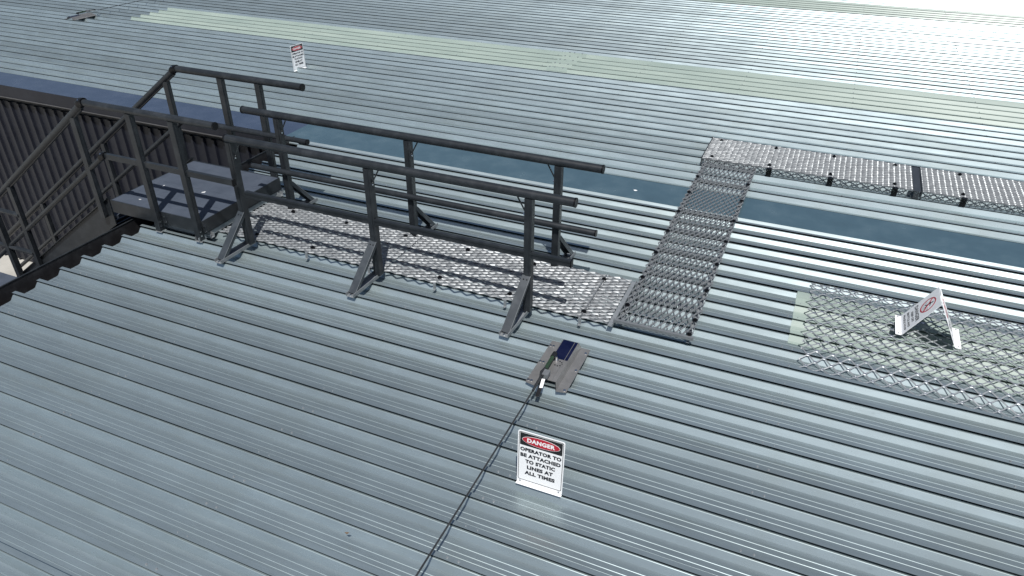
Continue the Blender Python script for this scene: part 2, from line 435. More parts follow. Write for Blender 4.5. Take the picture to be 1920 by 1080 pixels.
leg_me = MB().box(-0.012, 0.012, -0.005, 0.005, -0.060, 0.0).box(-0.012, 0.012, -0.024, 0.005, -0.064, -0.060).mesh('clip_leg')
def clips(t, spots, off, zb):
    for x, y, z in spots:
        obj('clip', None, 'black_plastic', t, mesh=clip_me, loc=(x, y, z))
        obj('clip_leg', None, 'galv_dull', t, mesh=leg_me, loc=(x + off[0], y + off[1], zb))
# A: between the handrails
wa = thing('mesh_walkway', 'bright steel mesh walkway running between the two handrails', 'walkway', (2.8, 0.55, 0))
obj('mesh_panel', expanded(0.1180, 0.0530, 0.0152, T40, 0.0025, 0.86, 2.745, 0.175, 0.915, 'x', 0.045), 'galv', wa)
obj('mesh_panel', expanded(0.1180, 0.0530, 0.0152, T40, 0.0025, 2.755, 4.625, 0.175, 0.915, 'x', 0.044), 'galv', wa)
obj('mesh_panel', expanded(0.1180, 0.0530, 0.0152, T40, 0.0025, 4.635, 4.86, 0.175, 0.915, 'x', 0.046), 'galv', wa)
q = MB(); q.box(4.622, 4.632, 0.19, 0.90, 0.030, 0.056); obj('joint_bar', q, 'galv', wa)
q = MB()
for y in (0.262, 0.826): q.channel((0.86, y, 0.004), (4.86, y, 0.004), 0.040, 0.028, 0.003, (0, 0, 1))
obj('bearer', q, 'galv_dull', wa)
q = MB(); q.box(4.862, 4.905, 0.17, 0.92, 0.030, 0.036); q.box(4.899, 4.905, 0.17, 0.92, 0.036, 0.058); obj('end_plate', q, 'galv_dull', wa)
clips(wa, [(x, y, 0.052) for x in (1.25, 1.91, 2.60, 3.28, 3.96, 4.63) for y in (0.262, 0.826)], (0, -0.10), 0.05)
# B: crossing walkway
wb = thing('mesh_walkway', 'grey steel mesh walkway crossing the blue flashing strip', 'walkway', (5.2, 2.1, 0))
obj('mesh_panel', expanded(0.1180, 0.0535, 0.0130, math.radians(44), 0.0025, 0.225, 2.12, 4.915, 5.535, 'y', 0.078, flip=-1), 'galv', wb)
obj('mesh_panel', expanded(0.1180, 0.0535, 0.0130, math.radians(44), 0.0025, 2.13, 3.985, 4.915, 5.535, 'y', 0.079, flip=-1), 'galv', wb)
q = MB(); q.box(4.90, 5.545, 0.196, 0.218, 0.060, 0.086); obj('end_bar', q, 'galv', wb)
q = MB()
for x in (4.945, 5.505): q.channel((x, 0.22, 0.040), (x, 3.98, 0.040), 0.036, 0.024, 0.003, (0, 0, 1))
for y in (0.70, 1.17, 1.64, 2.10, 2.57, 3.44, 3.95): q.box(4.92, 5.53, y - 0.012, y + 0.012, 0.008, 0.038)
obj('bearer', q, 'galv_dull', wb)
clips(wb, [(x, y, 0.088) for y in (0.45, 0.94, 1.43, 1.91, 2.39, 2.91, 3.38) for x in (4.945, 5.508)] + [(5.505, 0.235, 0.087)], (0, 0), 0.085)
# C: far walkway with folded mesh sides
wc = thing('mesh_walkway', 'raised mesh walkway with open diamond side running to the right edge', 'walkway', (6.5, 4.3, 0))
CX = [4.875, 7.205, 7.285, 9.62, 9.70, 12.0]
def side_mesh(x0, x1, y, z0, z1, L=0.118):
    mb = MB(); n = int(round((x1 - x0) / L)); d = (x1 - x0) / n
    for i in range(n):
        a = x0 + i * d
        for s in (0, 1):
            za, zb = (z0, z1) if s == 0 else (z1, z0)
            mb.obox((a, y + s * 0.0032, za), (a + d, y + s * 0.0032, zb), 0.003, 0.0085, side=(0, 1, 0))
    return mb
def side_zig(x0, x1, y, z0, z1, L=0.118):
    mb = MB(); n = int(round((x1 - x0) / (L / 2))); d = (x1 - x0) / n
    for s in (0, 1):
        for i in range(n):
            za, zb = (z0, z1) if (i + s) % 2 == 0 else (z1, z0)
            mb.obox((x0 + i * d, y + s * 0.0034, za), (x0 + (i + 1) * d, y + s * 0.0034, zb), 0.003, 0.0055, side=(0, 1, 0))
    return mb
for i in range(0, 6, 2):
    x0, x1 = CX[i], CX[i + 1]
    obj('mesh_panel', expanded(0.1180, 0.0530, 0.0125, T40, 0.0025, x0 + 0.012, x1 - 0.004, 3.955, 4.685, 'x', 0.098), 'galv', wc)
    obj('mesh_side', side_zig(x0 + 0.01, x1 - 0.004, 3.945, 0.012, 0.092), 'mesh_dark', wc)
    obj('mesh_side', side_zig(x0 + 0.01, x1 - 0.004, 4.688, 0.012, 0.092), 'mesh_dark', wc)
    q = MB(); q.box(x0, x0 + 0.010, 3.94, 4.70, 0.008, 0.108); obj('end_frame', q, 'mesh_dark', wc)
    q = MB(); q.box(x0 + .011, x1 - .005, 3.9405, 3.9445, 0.086, 0.1); obj('edge_bar', q, 'galv', wc)
for x in (7.205, 9.62):
    q = MB(); q.box(x, x + 0.078, 3.945, 4.695, 0.088, 0.093); q.box(x + 0.006, x + 0.066, 3.938, 3.941, 0.006, 0.092); obj('joint_plate', q, 'mesh_dark', wc)
lug = MB().box(-0.030, 0.030, -0.004, 0.0, -0.080, 0.012).disc((0, -0.016, 0.012), 0.030, 0.012, 16).box(-0.026, 0.026, -0.012, -0.004, -0.034, 0.010).mesh('bracket', smooth=40)
for x in (5.67, 6.345, 7.02, 7.70, 8.37, 9.05):
    obj('bracket', None, 'black_plastic', wc, mesh=lug, loc=(x, 3.938, 0.082))
    obj('clip', None, 'black_plastic', wc, mesh=clip_me, loc=(x, 4.62, 0.108))
    obj('clip', None, 'black_plastic', wc, mesh=clip_me, loc=(x - 0.01, 4.02, 0.108))
obj('clip', None, 'black_plastic', wc, mesh=clip_me, loc=(5.0, 4.62, 0.106))
obj('clip', None, 'black_plastic', wc, mesh=clip_me, loc=(4.99, 4.02, 0.106))

# D: skylight guard mesh
def drape(v):
    if v < 0.52: return -0.060 * min(1.0, (0.52 - v) / 0.16)
    if v > 1.50: return -0.045 * min(1.0, (v - 1.50) / 0.14)
    return 0.0
guard = thing('skylight_guard', 'open wire mesh guard laid over the pale green skylight', 'mesh guard', (6.35, 1.0, 0.02))
obj('mesh_panel', expanded(0.1180, 0.0990, 0.0105, math.radians(30), 0.0026, 6.33, 14.0, 0.31, 1.65, 'x', 0.026, wob=0.0022, zfun=drape), 'galv_dull', guard)
bm_ = MB()
for i in range(66):
    for r in range(0, 28):
        x = 6.33 + (i + (0.5 if r % 2 else 0)) * 0.118; y = 0.31 + r * 0.0495
        if r == 0 or y > 1.64 or i == 0 and r % 2 == 0: continue
        bm_.add([(x - .011, y - .0045, 0.029 + drape(y)), (x + .011, y - .0045, 0.029 + drape(y)), (x + .011, y + .0045, 0.033 + drape(y)), (x - .011, y + .0045, 0.033 + drape(y)),
                 (x - .011, y - .0045, 0.026 + drape(y)), (x + .011, y - .0045, 0.026 + drape(y)), (x + .011, y + .0045, 0.030 + drape(y)), (x - .011, y + .0045, 0.030 + drape(y))],
                [(0, 1, 2, 3), (4, 7, 6, 5), (0, 4, 5, 1), (1, 5, 6, 2), (2, 6, 7, 3), (3, 7, 4, 0)])
obj('mesh_knots', bm_, 'bright_steel', guard, kind='stuff')

# ------------------------------------------------------------------ handrails
def rail(t, name, p0, p1, r, ncap=2):
    o = obj(name, MB().tube([p0, p1], r, 20), 'charcoal', t, smooth=50)
    d = (Vector(p1) - Vector(p0)).normalized()
    for p, s in ((Vector(p0), -1), (Vector(p1), 1)):
        obj('end_cap', MB().tube([p - d * s * 0.004, p + d * s * 0.010], r + 0.0022, 20), 'black_plastic', o, smooth=50)
    return o
def bolt_at(t, p, axis, r=0.008):
    return obj('bolt', MB().disc(p, r, 0.007, 6, axis), 'bright_steel', t)
bolt_mes = {}
def handrail(name, label, Y, out, xs, x0, x1, near, zt, zm, reach, zbr, fx):
    t = thing(name, label, 'handrail', ((x0 + x1) / 2, Y, 0), 'handrails along the mesh walkway')
    rail(t, 'top_rail', (x0, Y, zt), (x1, Y, zt), 0.0365)
    if near:
        o = obj('mid_rail', MB().box(x0 + 0.11, x1 - 0.005, Y - 0.026, Y + 0.010, zm - 0.028, zm + 0.028).box(x0 + 0.11, x1 - 0.005, Y - 0.031, Y - 0.0265, zm + 0.012, zm + 0.026)
                .box(x0 + 0.11, x1 - 0.005, Y - 0.031, Y - 0.0265, zm - 0.026, zm - 0.012), 'charcoal', t)
        obj('end_cap', MB().box(x1 - 0.004, x1 + 0.006, Y - 0.033, Y + 0.013, zm - 0.031, zm + 0.031), 'black_plastic', o)
    else:
        rail(t, 'mid_rail', (x0 + 0.02, Y - 0.045, zm - 0.02), (x1 - 0.01, Y - 0.045, zm - 0.02), 0.029)
    for i, x in enumerate(xs):
        p = MB().box(x - 0.032, x + 0.032, Y - 0.030, Y + 0.030, 0.034, zt - 0.030)
        p.box(x - 0.014, x + 0.014, Y - 0.034, Y - 0.0305, 0.036, zt - 0.034).box(x - 0.014, x + 0.014, Y + 0.0305, Y + 0.034, 0.036, zt - 0.034)
        po = obj('post', p, 'charcoal', t)
        yo = Y + out * reach
        br = MB().channel((x - 0.004, Y + out * 0.032, zbr), (x + fx, yo + out * -0.03, 0.030), 0.072, 0.036, 0.004, (0, -out, -0.6))
        bo = obj('brace', br, 'brace_sunlit', t)
        ed = MB().obox((x + 0.0335, Y + out * 0.034, zbr + .002), (x + fx + 0.0375, yo - out * 0.028, 0.032), 0.0028, 0.004, side=(1, 0, 0))
        obj('brace_edge', ed, 'galv', bo, label='bare bright cut edge')
        ft = MB().channel((x + fx * .6, Y - out * 0.065, 0.009), (x + fx, yo + out * 0.005, 0.009), 0.078, 0.034, 0.004, (0, 0, 1))
        fo = obj('foot_channel', ft, 'galv_dull', t)
        ed = MB().obox((x + fx * .6 + 0.0405, Y - out * 0.06, 0.026), (x + fx + 0.0405, yo, 0.026), 0.0025, 0.032, side=(1, 0, 0)); obj('channel_edge', ed, 'galv', fo)
        for bx in (-0.014, 0.014):
            obj('bolt', MB().disc((x - 0.004 + bx, Y + out * 0.050, zbr - 0.028), 0.0065, 0.008, 6, (0, out, 0.6)), 'black_plastic' if near else 'galv_dull', bo)
        obj('bolt', MB().disc((x + fx, yo - out * 0.012, 0.014), 0.012, 0.010, 6), 'bright_steel', fo)
        sgn = -1 if i == len(xs) - 1 else 1
        st = MB().tube([(x + sgn * 0.030, Y, zt - 0.16), (x + sgn * 0.105, Y, zt - 0.030)], 0.0065, 8); obj('stay', st, 'charcoal', t, smooth=50)
        obj('bolt', MB().disc((x + sgn * 0.034, Y - 0.012, zt - 0.17), 0.009, 0.010, 6, (sgn, 0, 0)), 'bright_steel', po)
        if near: obj('bolt', MB().disc((x - 0.037, Y - 0.012, zm + 0.018), 0.007, 0.006, 6, (-1, 0, 0)), 'bright_steel', po)
    return t
handrail('walkway_handrail', 'charcoal handrail on the near side of the mesh walkway with braces towards the camera', 0.12, -1, (1.285, 2.735, 4.185), 1.255, 4.55, True, 1.088, 0.572, 0.395, 0.385, -0.045)
handrail('walkway_handrail', 'charcoal handrail on the far side of the mesh walkway, round rails', 0.905, 1, (1.175, 2.655, 4.135), 0.762, 4.52, False, 1.048, 0.490, 0.315, 0.335, 0.05)

# ------------------------------------------------------------------ platform at the stair head
PZ, PX0, PX1, PY0, PY1 = 0.195, -0.425, 0.790, 0.055, 1.215
pt = thing('access_platform', 'dark grey gritted landing platform with rails at the top of the stair', 'platform', (0.2, 0.6, 0))
npl = 4; dy = (PY1 - PY0 - 0.016) / npl
for k in range(npl):
    a = PY0 + 0.008 + k * dy
    obj('deck_plank', MB().box(PX0 + 0.008, PX1 - 0.008, a + 0.0008, a + dy - 0.0008, PZ - 0.030, PZ), 'deck_grit', pt)
f = MB(); f.box(PX0, PX1, PY0 - 0.006, PY0 + 0.006, PZ - 0.135, PZ + 0.002)
obj('edge_channel', f, 'charcoal', pt)
f = MB(); f.box(PX0, PX1, PY1 - 0.006, PY1 + 0.006, PZ - 0.135, PZ + 0.002); obj('edge_channel', f, 'charcoal', pt)
f = MB(); f.box(PX0, PX0 + 0.007, PY0 + 0.0065, PY1 - 0.0065, PZ - 0.135, PZ + 0.0015); obj('edge_channel', f, 'charcoal', pt)
f = MB(); f.box(PX1 - 0.007, PX1, PY0 + 0.0065, PY1 - 0.0065, PZ - 0.135, PZ + 0.0015); obj('edge_channel', f, 'charcoal', pt)
f = MB()
for x in (0.10, 0.45): f.box(x - 0.02, x + 0.02, PY0 + 0.01, PY1 - 0.01, PZ - 0.12, PZ - 0.032)
obj('joist', f, 'gutter_dark', pt)
for y in (PY0 + 0.05, PY1 - 0.05):
    obj('bearer', MB().channel((0.10, y, 0.004), (0.83, y, 0.004), 0.05, 0.045, 0.004, (0, 0, 1)), 'galv_dull', pt)
obj('bearer', MB().channel((0.755, -0.03, 0.004), (0.755, 1.26, 0.004), 0.05, 0.045, 0.004, (0, 0, 1)), 'galv_dull', pt)
ZT, ZM = 1.235, 0.715
NY, FY = 0.018, 1.262
rail(pt, 'top_rail', (-0.335, NY, ZT), (1.255, NY, ZT), 0.033)
o = obj('mid_rail', MB().box(-0.27, 1.335, NY - 0.012, NY + 0.022, ZM - 0.030, ZM + 0.026), 'charcoal', pt)
obj('end_cap', MB().box(1.331, 1.341, NY - 0.016, NY + 0.026, ZM - 0.034, ZM + 0.030), 'black_plastic', o)
rail(pt, 'top_rail', (-0.41, FY, ZT), (1.245, FY, ZT), 0.036)
rail(pt, 'mid_rail', (-0.46, FY - 0.036, ZM - 0.045), (1.235, FY - 0.036, ZM - 0.045), 0.028)
for x, y, zb in ((0.235, NY - 0.002, 0.004), (0.755, NY - 0.002, 0.004), (0.185, FY, 0.05), (0.685, FY, 0.004)):
    po = obj('post', MB().box(x - 0.030, x + 0.030, y - 0.028, y + 0.028, zb, ZT - 0.028).box(x + 0.0305, x + 0.034, y - 0.012, y + 0.012, zb + .02, ZT - 0.05), 'charcoal', pt)
    obj('foot_plate', MB().box(x - 0.035, x + 0.045, y - 0.040, y + 0.034, zb - 0.004, zb), 'galv_dull', po)
    if y < 0.5:
        br = obj('cleat', MB().box(x + 0.036, x + 0.086, PY0 - 0.012, PY0 - 0.007, PZ - 0.125, PZ - 0.018), 'charcoal', pt)
        for dx, dz in ((0.058, -0.040), (0.066, -0.098)):
            obj('bolt', MB().disc((x + dx, PY0 - 0.013, PZ + dz), 0.0085, 0.008, 6, (0, -1, 0)), 'bright_steel', br)
        for dz in (0.10, 0.055):
            obj('bolt', MB().disc((x + 0.030, y - 0.010, zb + dz), 0.008, 0.008, 6, (1, 0, 0)), 'bright_steel', po)
for (p, nrm) in (((-0.355, NY, ZT + 0.004), 0.042), ((-0.285, NY + 0.005, ZM), 0.038), ((-0.47, FY - 0.036, ZM - 0.045), 0.034), ((-0.435, FY, ZT), 0.042)):
    el = MB().tube([(p[0] + 0.035, p[1], p[2] + 0.002), (p[0], p[1], p[2]), (p[0] - 0.038, p[1], p[2] - 0.030)], nrm, 16)
    e = obj('elbow', el, 'black_plastic', pt, smooth=50)
    obj('bolt', MB().disc((p[0] + 0.004, p[1] - nrm * .75, p[2] + nrm * 0.62), 0.007, 0.006, 6, (0, -0.7, 0.7)), 'bright_steel', e)

# ------------------------------------------------------------------ stair down to the left
SL = 0.700
st = thing('access_stair', 'dark steel stair with tube handrails descending left beside the clad wall', 'stair', (-2.2, 0.6, -3.55))
def sz(x): return PZ + (x - PX0) * SL          # nosing line
for y, nm in ((PY0 - 0.004, 'stringer'), (PY1 + 0.004, 'stringer')):
    s_ = MB(); xa, xb = -0.44, -5.45
    s_.poly_prism([(xa, y - 0.006, sz(xa) + 0.03), (xb, y - 0.006, sz(xb) + 0.03), (xb, y - 0.006, sz(xb) - 0.27), (xa, y - 0.006, sz(xa) - 0.27)], (0, 0.012, 0))
    s_.poly_prism([(xa, y - 0.03, sz(xa) + 0.042), (xb, y - 0.03, sz(xb) + 0.042), (xb, y - 0.03, sz(xb) + 0.031), (xa, y - 0.03, sz(xa) + 0.031)], (0, 0.06, 0))
    obj(nm, s_, 'charcoal', st)
for k in range(1, 18):
    x = PX0 - k * 0.275; z = sz(x) - 0.01
    obj('tread', MB().box(x - 0.03, x + 0.245, PY0 + 0.006, PY1 - 0.006, z - 0.035, z), 'deck_grit', st)
for y, mid, xs in ((NY, True, (-0.535, -1.93, -3.40)), (FY, False, (-0.605, -1.91, -3.50))):
    xa = -0.375 if mid else -0.455
    za = ZT + (xa + 0.335 if mid else xa + 0.42) * SL * 0.98
    dx = -4.1
    rail_o = obj('top_rail', MB().tube([(xa, y, za), (xa + dx, y, za + dx * SL)], 0.034, 18), 'charcoal', st, smooth=50)
    obj('rail_channel', MB().obox((xa, y, za - 0.040), (xa + dx, y, za - 0.040 + dx * SL), 0.030, 0.016), 'gutter_dark', rail_o)
    xm = -0.31 if mid else -0.50; zm_ = ZM - (0.03 if mid else 0.075)
    mo = obj('mid_rail', MB().tube([(xm, y, zm_), (xm + dx, y, zm_ + dx * SL)], 0.027, 16), 'charcoal', st, smooth=50)
    for x in xs:
        zt_ = za + (x - xa) * SL - 0.03
        po = obj('post', MB().box(x - 0.030, x + 0.030, y - 0.026, y + 0.026, sz(x) - 0.12, zt_).box(x + 0.0305, x + 0.033, y - 0.012, y + 0.012, sz(x) - 0.1, zt_ - .03), 'charcoal', st)
# lower landing rails
obj('lower_rail', MB().tube([(-1.94, NY - 0.01, -0.262), (-4.2, NY - 0.01, -0.262)], 0.027, 16), 'charcoal', st, smooth=50)
obj('lower_rail', MB().tube([(-1.94, NY - 0.01, -0.752), (-4.2, NY - 0.01, -0.752)], 0.027, 16), 'charcoal', st, smooth=50)
obj('post', MB().box(-2.40, -2.34, NY - 0.04, NY + 0.02, -1.75, -0.262), 'charcoal', st)
obj('lower_landing', MB().box(-3.6, -2.32, -0.95, 0.02, -1.26, -1.21), 'deck_grit', st)

# ------------------------------------------------------------------ text and signs
def text_mesh(s, size, wx=1.0, bold=0.02, extr=0.0004):
    cu = bpy.data.curves.new('lettering', 'FONT'); cu.body = s; cu.size = size; cu.align_x = 'CENTER'; cu.align_y = 'CENTER'
    cu.offset = bold * size; cu.extrude = extr; cu.resolution_u = 3; cu.space_character = 1.08
    o = bpy.data.objects.new('lettering', cu); COL.objects.link(o)
    bpy.context.view_layer.update()
    me = bpy.data.meshes.new_from_object(o.evaluated_get(bpy.context.evaluated_depsgraph_get()))
    bpy.data.objects.remove(o); bpy.data.curves.remove(cu)
    me.transform(Matrix.Diagonal((wx, 1, 1, 1))); return me
def text_fit(s, width, height, bold=0.02):
    me = text_mesh(s, 1.0, 1.0, bold, 0.0)
    xs = [v.co.x for v in me.vertices]; ys = [v.co.y for v in me.vertices]
    w, h = max(xs) - min(xs), max(ys) - min(ys); cx, cyy = (max(xs) + min(xs)) / 2, (max(ys) + min(ys)) / 2
    me.transform(Matrix.Diagonal((width / w, height / h, 1, 1)) @ Matrix.Translation((-cx, -cyy, 0)))
    return me
def rounded(x0, x1, y0, y1, r, n=5):
    pts = []
    for cx, cyy, a0 in ((x1 - r, y1 - r, 0), (x0 + r, y1 - r, 90), (x0 + r, y0 + r, 180), (x1 - r, y0 + r, 270)):
        for k in range(n + 1):
            a = math.radians(a0 + 90 * k / n); pts.append((cx + r * math.cos(a), cyy + r * math.sin(a)))
    return pts
def plate(pts, z0, z1): return MB().poly_prism([(x, y, z0) for x, y in pts], (0, 0, z1 - z0))
def ellipse(a, b, cx, cyy, n=40): return [(cx + a * math.cos(2 * math.pi * k / n), cyy + b * math.sin(2 * math.pi * k / n)) for k in range(n)]
def frame_ring(outer, inner, z0, z1):
    n = len(outer); vs = [(x, y, z1) for x, y in outer] + [(x, y, z1) for x, y in inner] + [(x, y, z0) for x, y in outer] + [(x, y, z0) for x, y in inner]
    fs = []
    for i in range(n):
        j = (i + 1) % n
        fs += [(i, j, n + j, n + i), (i, 2 * n + i, 2 * n + j, j), (n + i, n + j, 3 * n + j, 3 * n + i)]
    return MB().add(vs, fs)
def lettering(parent, me, x, y, z, mat):
    me.transform(Matrix.Translation((x, y, z)))
    o = bpy.data.objects.new('lettering', me); COL.objects.link(o); o.parent = parent
    me.materials.clear(); me.materials.append(MAT[mat]); ORI[o.name] = Vector((0, 0, 0)); return o
def operator_sign(label, mw):
    """upright sign in its own x (across) y (up) plane, facing +z, folded foot towards the viewer"""
    W, Hh = 0.296, 0.415
    t = thing('danger_sign', label, 'sign', (0, 0, 0), rot=(0, 0, 0), group='static line danger signs'); t.matrix_world = mw
    pl = obj('sign_plate', plate(rounded(-W / 2, W / 2, 0, Hh, 0.014), -0.003, 0.0), 'sign_white', t)
    obj('folded_foot', MB().box(-W / 2, W / 2, -0.001, 0.002, 0.0, 0.020), 'sign_white', t)
    for x in (-W / 2 + 0.022, W / 2 - 0.022): obj('screw', MB().disc((x, 0.014, 0.0), 0.006, 0.004, 8, (0, 0, 1)), 'galv_dull', t)
    obj('border_line', frame_ring(rounded(-W / 2 + 0.007, W / 2 - 0.007, 0.026, Hh - 0.007, 0.012), rounded(-W / 2 + 0.0105, W / 2 - 0.0105, 0.0295, Hh - 0.0105, 0.010), 0.0, 0.0006), 'sign_black', t)
    obj('header_panel', plate(rounded(-W / 2 + 0.014, W / 2 - 0.014, Hh - 0.108, Hh - 0.014, 0.004), 0.0, 0.0006), 'sign_black', t)
    obj('oval_rim', plate(ellipse(0.120, 0.036, 0, Hh - 0.061), 0.0006, 0.0011), 'sign_white', t)
    obj('oval', plate(ellipse(0.1175, 0.0335, 0, Hh - 0.061), 0.0011, 0.0016), 'sign_red', t)
    lettering(t, text_fit('DANGER', 0.176, 0.032, 0.045), 0, Hh - 0.061, 0.0021, 'sign_white')
    for k, (s, wd) in enumerate((('OPERATOR TO', 0.262), ('BE ATTACHED', 0.258), ('TO STATIC', 0.192), ('LINES AT', 0.168), ('ALL TIMES', 0.196))):
        lettering(t, text_fit(s, wd, 0.0300, 0.06), 0, Hh - 0.139 - k * 0.0455, 0.0009, 'sign_text')
    return t
def basis(o, x, y, z):
    M = Matrix((x, y, z)).transposed().to_4x4(); M.translation = Vector(o); return M
xv = Vector((1, 0.01, 0)).normalized(); yv = Vector((0, 0.035, 1)).normalized(); zv = xv.cross(yv); yv = zv.cross(xv)
operator_sign('white sign standing beside the cable in the foreground, lettering easily read', basis((4.983, -1.636, 0.004), xv, yv, zv))
xv = Vector((0.10, 0.995, 0)).normalized(); yv = Vector((-0.02, -0.03, 1)); zv = xv.cross(yv).normalized(); yv = zv.cross(xv)
operator_sign('small distant white sign standing on the far roof behind the stair rail', basis((-2.255, 5.545, -0.045), xv, yv, zv))

tent = thing('tent_sign', 'folded white tent sign with red prohibition ring on the mesh guard', 'sign', (7.24, 1.11, 0.03))
def roof_panel(mw, lab):
    W, Ln = 0.29, 0.385
    p = plate(rounded(-W / 2, W / 2, 0.0, Ln, 0.004), -0.003, 0.0); 
    def put(name, mb, mat, par):
        me = mb.mesh(name); me.transform(mw); me.transform(Matrix.Translation(-ORI[tent.name]))
        o = bpy.data.objects.new(name, me); COL.objects.link(o); o.parent = par; me.materials.append(MAT[mat]); ORI[o.name] = ORI[tent.name]; return o
    pan = put('panel', p, 'sign_white', tent)
    c, R = (0.0, 0.268), 0.078
    put('ban_ring', frame_ring(ellipse(R, R, *c), ellipse(R - 0.011, R - 0.011, *c), 0.0, 0.0008), 'sign_red', pan)
    dg = R - 0.006; a = math.radians(45)
    put('ban_bar', MB().obox((c[0] - dg * math.cos(a), c[1] + dg * math.sin(a), 0.0009), (c[0] + dg * math.cos(a), c[1] - dg * math.sin(a), 0.0009), 0.011, 0.0012, side=(1, 1, 0)), 'sign_red', pan)
    fg = MB()
    fg.poly_prism([(x, y, 0.0) for x, y in ellipse(0.0085, 0.0085, 0.006, c[1] + 0.045, 14)], (0, 0, 0.0007))
    for a0, a1, wd in (((0.002, 0.034), (-0.006, -0.004), 0.017), ((-0.006, -0.004), (-0.024, -0.030), 0.010), ((-0.004, -0.004), (0.012, -0.034), 0.010), ((0.002, 0.030), (0.030, 0.012), 0.007), ((0.000, 0.030), (-0.026, 0.018), 0.007)):
        fg.obox((a0[0], c[1] + a0[1], 0.0004), (a1[0], c[1] + a1[1], 0.0004), wd, 0.0007, side=(a1[1] - a0[1], -(a1[0] - a0[0]), 0))
    put('figure', fg, 'sign_text', pan)
    hl = MB()
    for k in range(-5, 6):
        x = k * 0.012; hh = math.sqrt(max(0, (R - 0.013) ** 2 - x * x))
        hl.box(x - 0.0012, x + 0.0012, c[1] - hh, c[1] - 0.004 if abs(k) > 2 else c[1] - 0.036, 0.0, 0.00035)
    put('hatching', hl, 'sign_text', pan)
    for k, (s, wd, hh) in enumerate((('DANGER', 0.225, 0.036), ('KEEP OFF', 0.150, 0.0215), ('BRITTLE AND', 0.215, 0.0215), ('FRAGILE ROOF', 0.225, 0.0215))):
        y = (0.160, 0.115, 0.075, 0.037)[k]
        me = text_fit(s, wd, hh, 0.03); me.transform(Matrix.Translation((0, y, 0.0009))); me.transform(mw); me.transform(Matrix.Translation(-ORI[tent.name]))
        o = bpy.data.objects.new('lettering', me); COL.objects.link(o); o.parent = pan; me.materials.clear(); me.materials.append(MAT['sign_text']); ORI[o.name] = ORI[tent.name]
    f = put('folded_foot', MB().box(-W / 2, W / 2, -0.002, 0.001, 0.0, 0.002), 'sign_white', pan)
    return pan
AP = Vector((7.238, 1.112, 0.385))
bl = Vector((7.045, 1.112, 0.048)); yv = (AP - bl).normalized(); xv = Vector((0, -1, 0)); zv = xv.cross(yv)
roof_panel(basis(bl, xv, yv, zv), 'left')
brr = Vector((7.425, 1.095, 0.048)); yv = (AP + Vector((0.006, 0, 0)) - brr).normalized(); xv = Vector((0, 1, 0)); zv = xv.cross(yv)
roof_panel(basis(brr, xv, yv, zv), 'right')
for xa, xb, yo in ((7.002, 7.044, 0.0), (7.427, 7.469, -0.017)):
    fo = obj('folded_foot', MB().box(xa, xb, 0.967 + yo, 1.257 + yo, 0.044, 0.047), 'sign_white', tent)
    for y in (0.985 + yo, 1.239 + yo): obj('screw', MB().disc(((xa + xb) / 2, y, 0.047), 0.006, 0.004, 8), 'galv_dull', fo)

